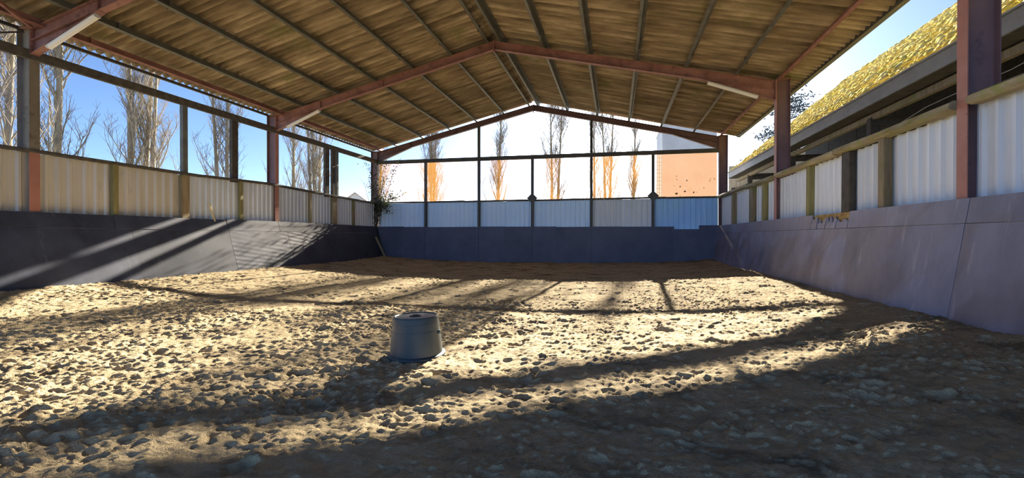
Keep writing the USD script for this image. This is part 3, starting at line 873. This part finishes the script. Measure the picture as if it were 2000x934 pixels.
def barn_roof():
    r = np.random.default_rng(3)
    d = np.array([RX - EX, 0, RZ - EZ]); L = np.linalg.norm(d); d /= L
    n = np.array([-d[2], 0, d[0]])
    V, Fc, k = [], [], 0
    box_f = np.array([(0, 1, 2), (0, 2, 3), (4, 6, 5), (4, 7, 6), (0, 5, 1), (0, 4, 5), (1, 5, 6), (1, 6, 2), (2, 6, 7), (2, 7, 3), (3, 7, 4), (3, 4, 0)])
    rows = int(L / .15)
    for i in range(rows):
        s0 = i * .15
        y = BY0 - (.1 if i % 2 else 0)
        while y < BY1:
            w = r.uniform(.17, .21)
            a = s0 + r.uniform(-.02, .02)
            h0, h1 = .035 + r.uniform(0, .03), .008 + r.uniform(0, .012)
            c = []
            for yy_ in (y, y + w - .012):
                jt = r.uniform(-.008, .008)
                o = np.array([EX, yy_, EZ])
                c += [o + d * (a + jt) + n * h0, o + d * (a + .19) + n * h1, o + d * (a + .19) - n * .012, o + d * (a + jt) - n * .012 * 0 + n * (h0 - .028)]
            V.append(np.array([c[0], c[1], c[2], c[3], c[4], c[5], c[6], c[7]])); Fc.append(box_f + k); k += 8
            y += w
    obj('roof_tiles', (np.concatenate(V), np.concatenate(Fc)), 'moss', barn, kind='stuff', label='tiles thick with yellow moss')
    # moss cushions
    m = 2600
    s, yy_ = r.uniform(0.05, L - .05, m), r.uniform(BY0, BY1, m)
    ico = trimesh.creation.icosphere(1, 1.0)
    c = np.array([EX, 0, EZ]) + s[:, None] * d + yy_[:, None] * np.array([0, 1.0, 0]) + n * .035
    sz = r.uniform(.025, .075, m)
    B = np.stack([d, [0, 1.0, 0], n])
    loc = ico.vertices[None] * np.stack([sz * 1.3, sz * 1.3, sz * .7], 1)[:, None] * (1 + .25 * r.normal(0, 1, (m, len(ico.vertices), 1)))
    v = c[:, None] + loc @ B
    f = ico.faces[None] + (np.arange(m) * len(ico.vertices))[:, None, None]
    obj('moss_cushions', (v.reshape(-1, 3), f.reshape(-1, 3)), 'moss', barn, smooth=True, kind='stuff')
    # boarding under the tiles and the far slope
    obj('roof_boarding', cat_([beam((EX + .05, (BY0 + BY1) / 2, EZ - .02), (RX, (BY0 + BY1) / 2, RZ - .02), (-.64, 0, .77), BY1 - BY0, .02),
                               beam((RX, (BY0 + BY1) / 2, RZ - .02), (RX + 4.5, (BY0 + BY1) / 2, EZ), (.64, 0, .77), BY1 - BY0, .03)]), 'timber_dark', barn)


barn_roof()
obj('fascia_board', bx(EX - .03, EX, BY0, BY1, EZ - .24, EZ + .01), 'fascia', barn)
obj('gutter_edge', bx(EX - .07, EX + .02, BY0, BY1, EZ - .005, EZ + .02), 'fascia', barn)
obj('soffit_board', bx(EX, EX + .34, BY0, BY1, EZ - .25, EZ - .23), 'timber_dark', barn)
obj('wall_plate', chamfer_beam((EX + .36, BY0, 3.60), (EX + .36, BY1, 3.60), (0, 0, 1), .10, .12), 'timber', barn)
for y in np.arange(1.5, BY1, .75):
    obj('roof_rafter', beam((EX + .02, y, EZ - .10), (RX, y, RZ - .10), (-.64, 0, .77), .07, .12), 'timber_dark', barn)
for y in (2.0, 6.4, 10.8, 15.2, 19.6):
    obj('barn_post', chamfer_beam((EX + .36, y, -.3), (EX + .36, y, 3.56), (1, 0, 0), .16, .16), 'timber_dark', barn)
    obj('tie_beam', chamfer_beam((EX + .30, y, 3.5), (RX + 3.4, y, 3.5), (0, 0, 1), .14, .18), 'timber_dark', barn)
for y in np.arange(BY0, 19.0, 2.02):
    obj('back_wall_panel', bx(7.6, 7.66, y, y + 2.0, -.3, 6.1), 'timber_dark', barn)
obj('gable_wall', bx(EX + .4, RX + 4.0, BY0 - .05, BY0, -.3, 3.9), 'timber_dark', barn)
cb = np.array([(5.30, 10.2, 3.26), (5.24, 9.2, 3.36), (5.2, 8.2, 3.37), (5.18, 7.4, 3.36), (5.20, 6.9, 3.42), (5.24, 6.5, 3.60)])
tag(obj('cable', tube(cb, .008, 6), 'cable', smooth=True), 'thin grey cable sagging under the barn eave at the right edge', 'cable')

shed = thing('shed', 'cream boarded shed with slatted opening beyond the far right corner', 'shed')
for k in range(22):
    obj('wall_board', bx(5.45 + k * .32, 5.45 + k * .32 + .312, 24.0 + .006 * (k % 2), 24.05, -.3, 5.4 - .12 * abs(k - 11) * .6), 'cream_board', shed)
for k in range(12):
    obj('slat', bx(5.5 + k * .17, 5.5 + k * .17 + .085, 23.3, 23.34, 3.45, 4.05), 'cream_board', shed)
obj('slat_rail', bx(5.4, 7.7, 23.25, 23.31, 3.38, 3.47), 'timber_dark', shed)
obj('slat_rail', bx(5.4, 7.7, 23.25, 23.31, 4.03, 4.12), 'timber_dark', shed)

# ------------------------------------------------------------------ house far left
hx, hy = -47.5, 76.0
hs = thing('house', 'small pale house far off, left of the ivy covered corner column', 'house', (hx, hy, 0), 25)
obj('house_wall', bx(-3.2, 3.2, -4, 4, -.5, 6.6), 'render_wall', hs)
gv = [(-3.2, -4, 6.6), (3.2, -4, 6.6), (0, -4, 9.0), (-3.2, 4, 6.6), (3.2, 4, 6.6), (0, 4, 9.0)]
obj('gable', trimesh.Trimesh(gv, [(0, 1, 2), (3, 5, 4), (0, 3, 4), (0, 4, 1), (1, 4, 5), (1, 5, 2), (2, 5, 3), (2, 3, 0)], process=False), 'render_wall', hs)
for s in (-1, 1):
    obj('roof_slope', beam((s * 3.6, 0, 6.38), (0, 0, 9.08), (-s * .6, 0, .8), 8.6, .12), 'house_roof', hs)
obj('house_window', bx(-.6, .6, -4.06, -3.98, 4.2, 5.6), 'steel_dark', hs)

# ------------------------------------------------------------------ ivy on the far left corner column
def ivy():
    r = np.random.default_rng(9)
    t = thing('ivy', 'dark ivy climbing the far left corner column and spilling over the sheets', 'ivy')
    stems, V, Fc, n = [], [], [], 0
    for k in range(26):
        x, y = XL + r.uniform(-.25, .22), YC - .10 - r.uniform(0, .12)
        if k < 16:
            p = wander((x, y, r.uniform(1.4, 2.4)), (r.normal(0, .15), r.normal(0, .05), 1), r.uniform(1.2, 2.9), 9, .12, r, .04)
        else:
            p = wander((XL + r.uniform(0, .9), y, 2.72), (r.normal(.3, .3), r.normal(-.1, .1), r.uniform(-.9, .3)), r.uniform(.4, 1.1), 7, .2, r, -.04)
        p[:, 2] = np.minimum(p[:, 2], 4.6)
        stems.append(tube(p, np.linspace(.010, .003, len(p)), 4, False))
        m = int(60 * (1 if k < 16 else .8))
        s = r.uniform(0, len(p) - 1.01, m)
        c = np.stack([np.interp(s, range(len(p)), p[:, q]) for q in range(3)], 1) + r.normal(0, 1, (m, 3)) * np.array([.09, .05, .08])
        nrm = r.normal(0, 1, (m, 3)) + np.array([.3, -1.2, .2]); nrm /= np.linalg.norm(nrm, axis=1, keepdims=True)
        a = np.cross(nrm, r.normal(0, 1, (m, 3))); a /= np.linalg.norm(a, axis=1, keepdims=True)
        b = np.cross(nrm, a)
        sz = r.uniform(.018, .038, m)[:, None]
        q = np.stack([c - a * sz, c + b * sz * .8 - nrm * .004, c + a * sz * 1.3, c - b * sz * .8 - nrm * .004], 1)
        V.append(q.reshape(-1, 3)); Fc.append((np.arange(m)[:, None, None] * 4 + np.array([(0, 1, 2), (0, 2, 3)])[None]).reshape(-1, 3) + n); n += 4 * m
    obj('stems', join(stems), 'twig_dark', t, smooth=True, kind='stuff')
    obj('leaves', (np.concatenate(V), np.concatenate(Fc)), 'ivy_leaf', t, kind='stuff')


ivy()
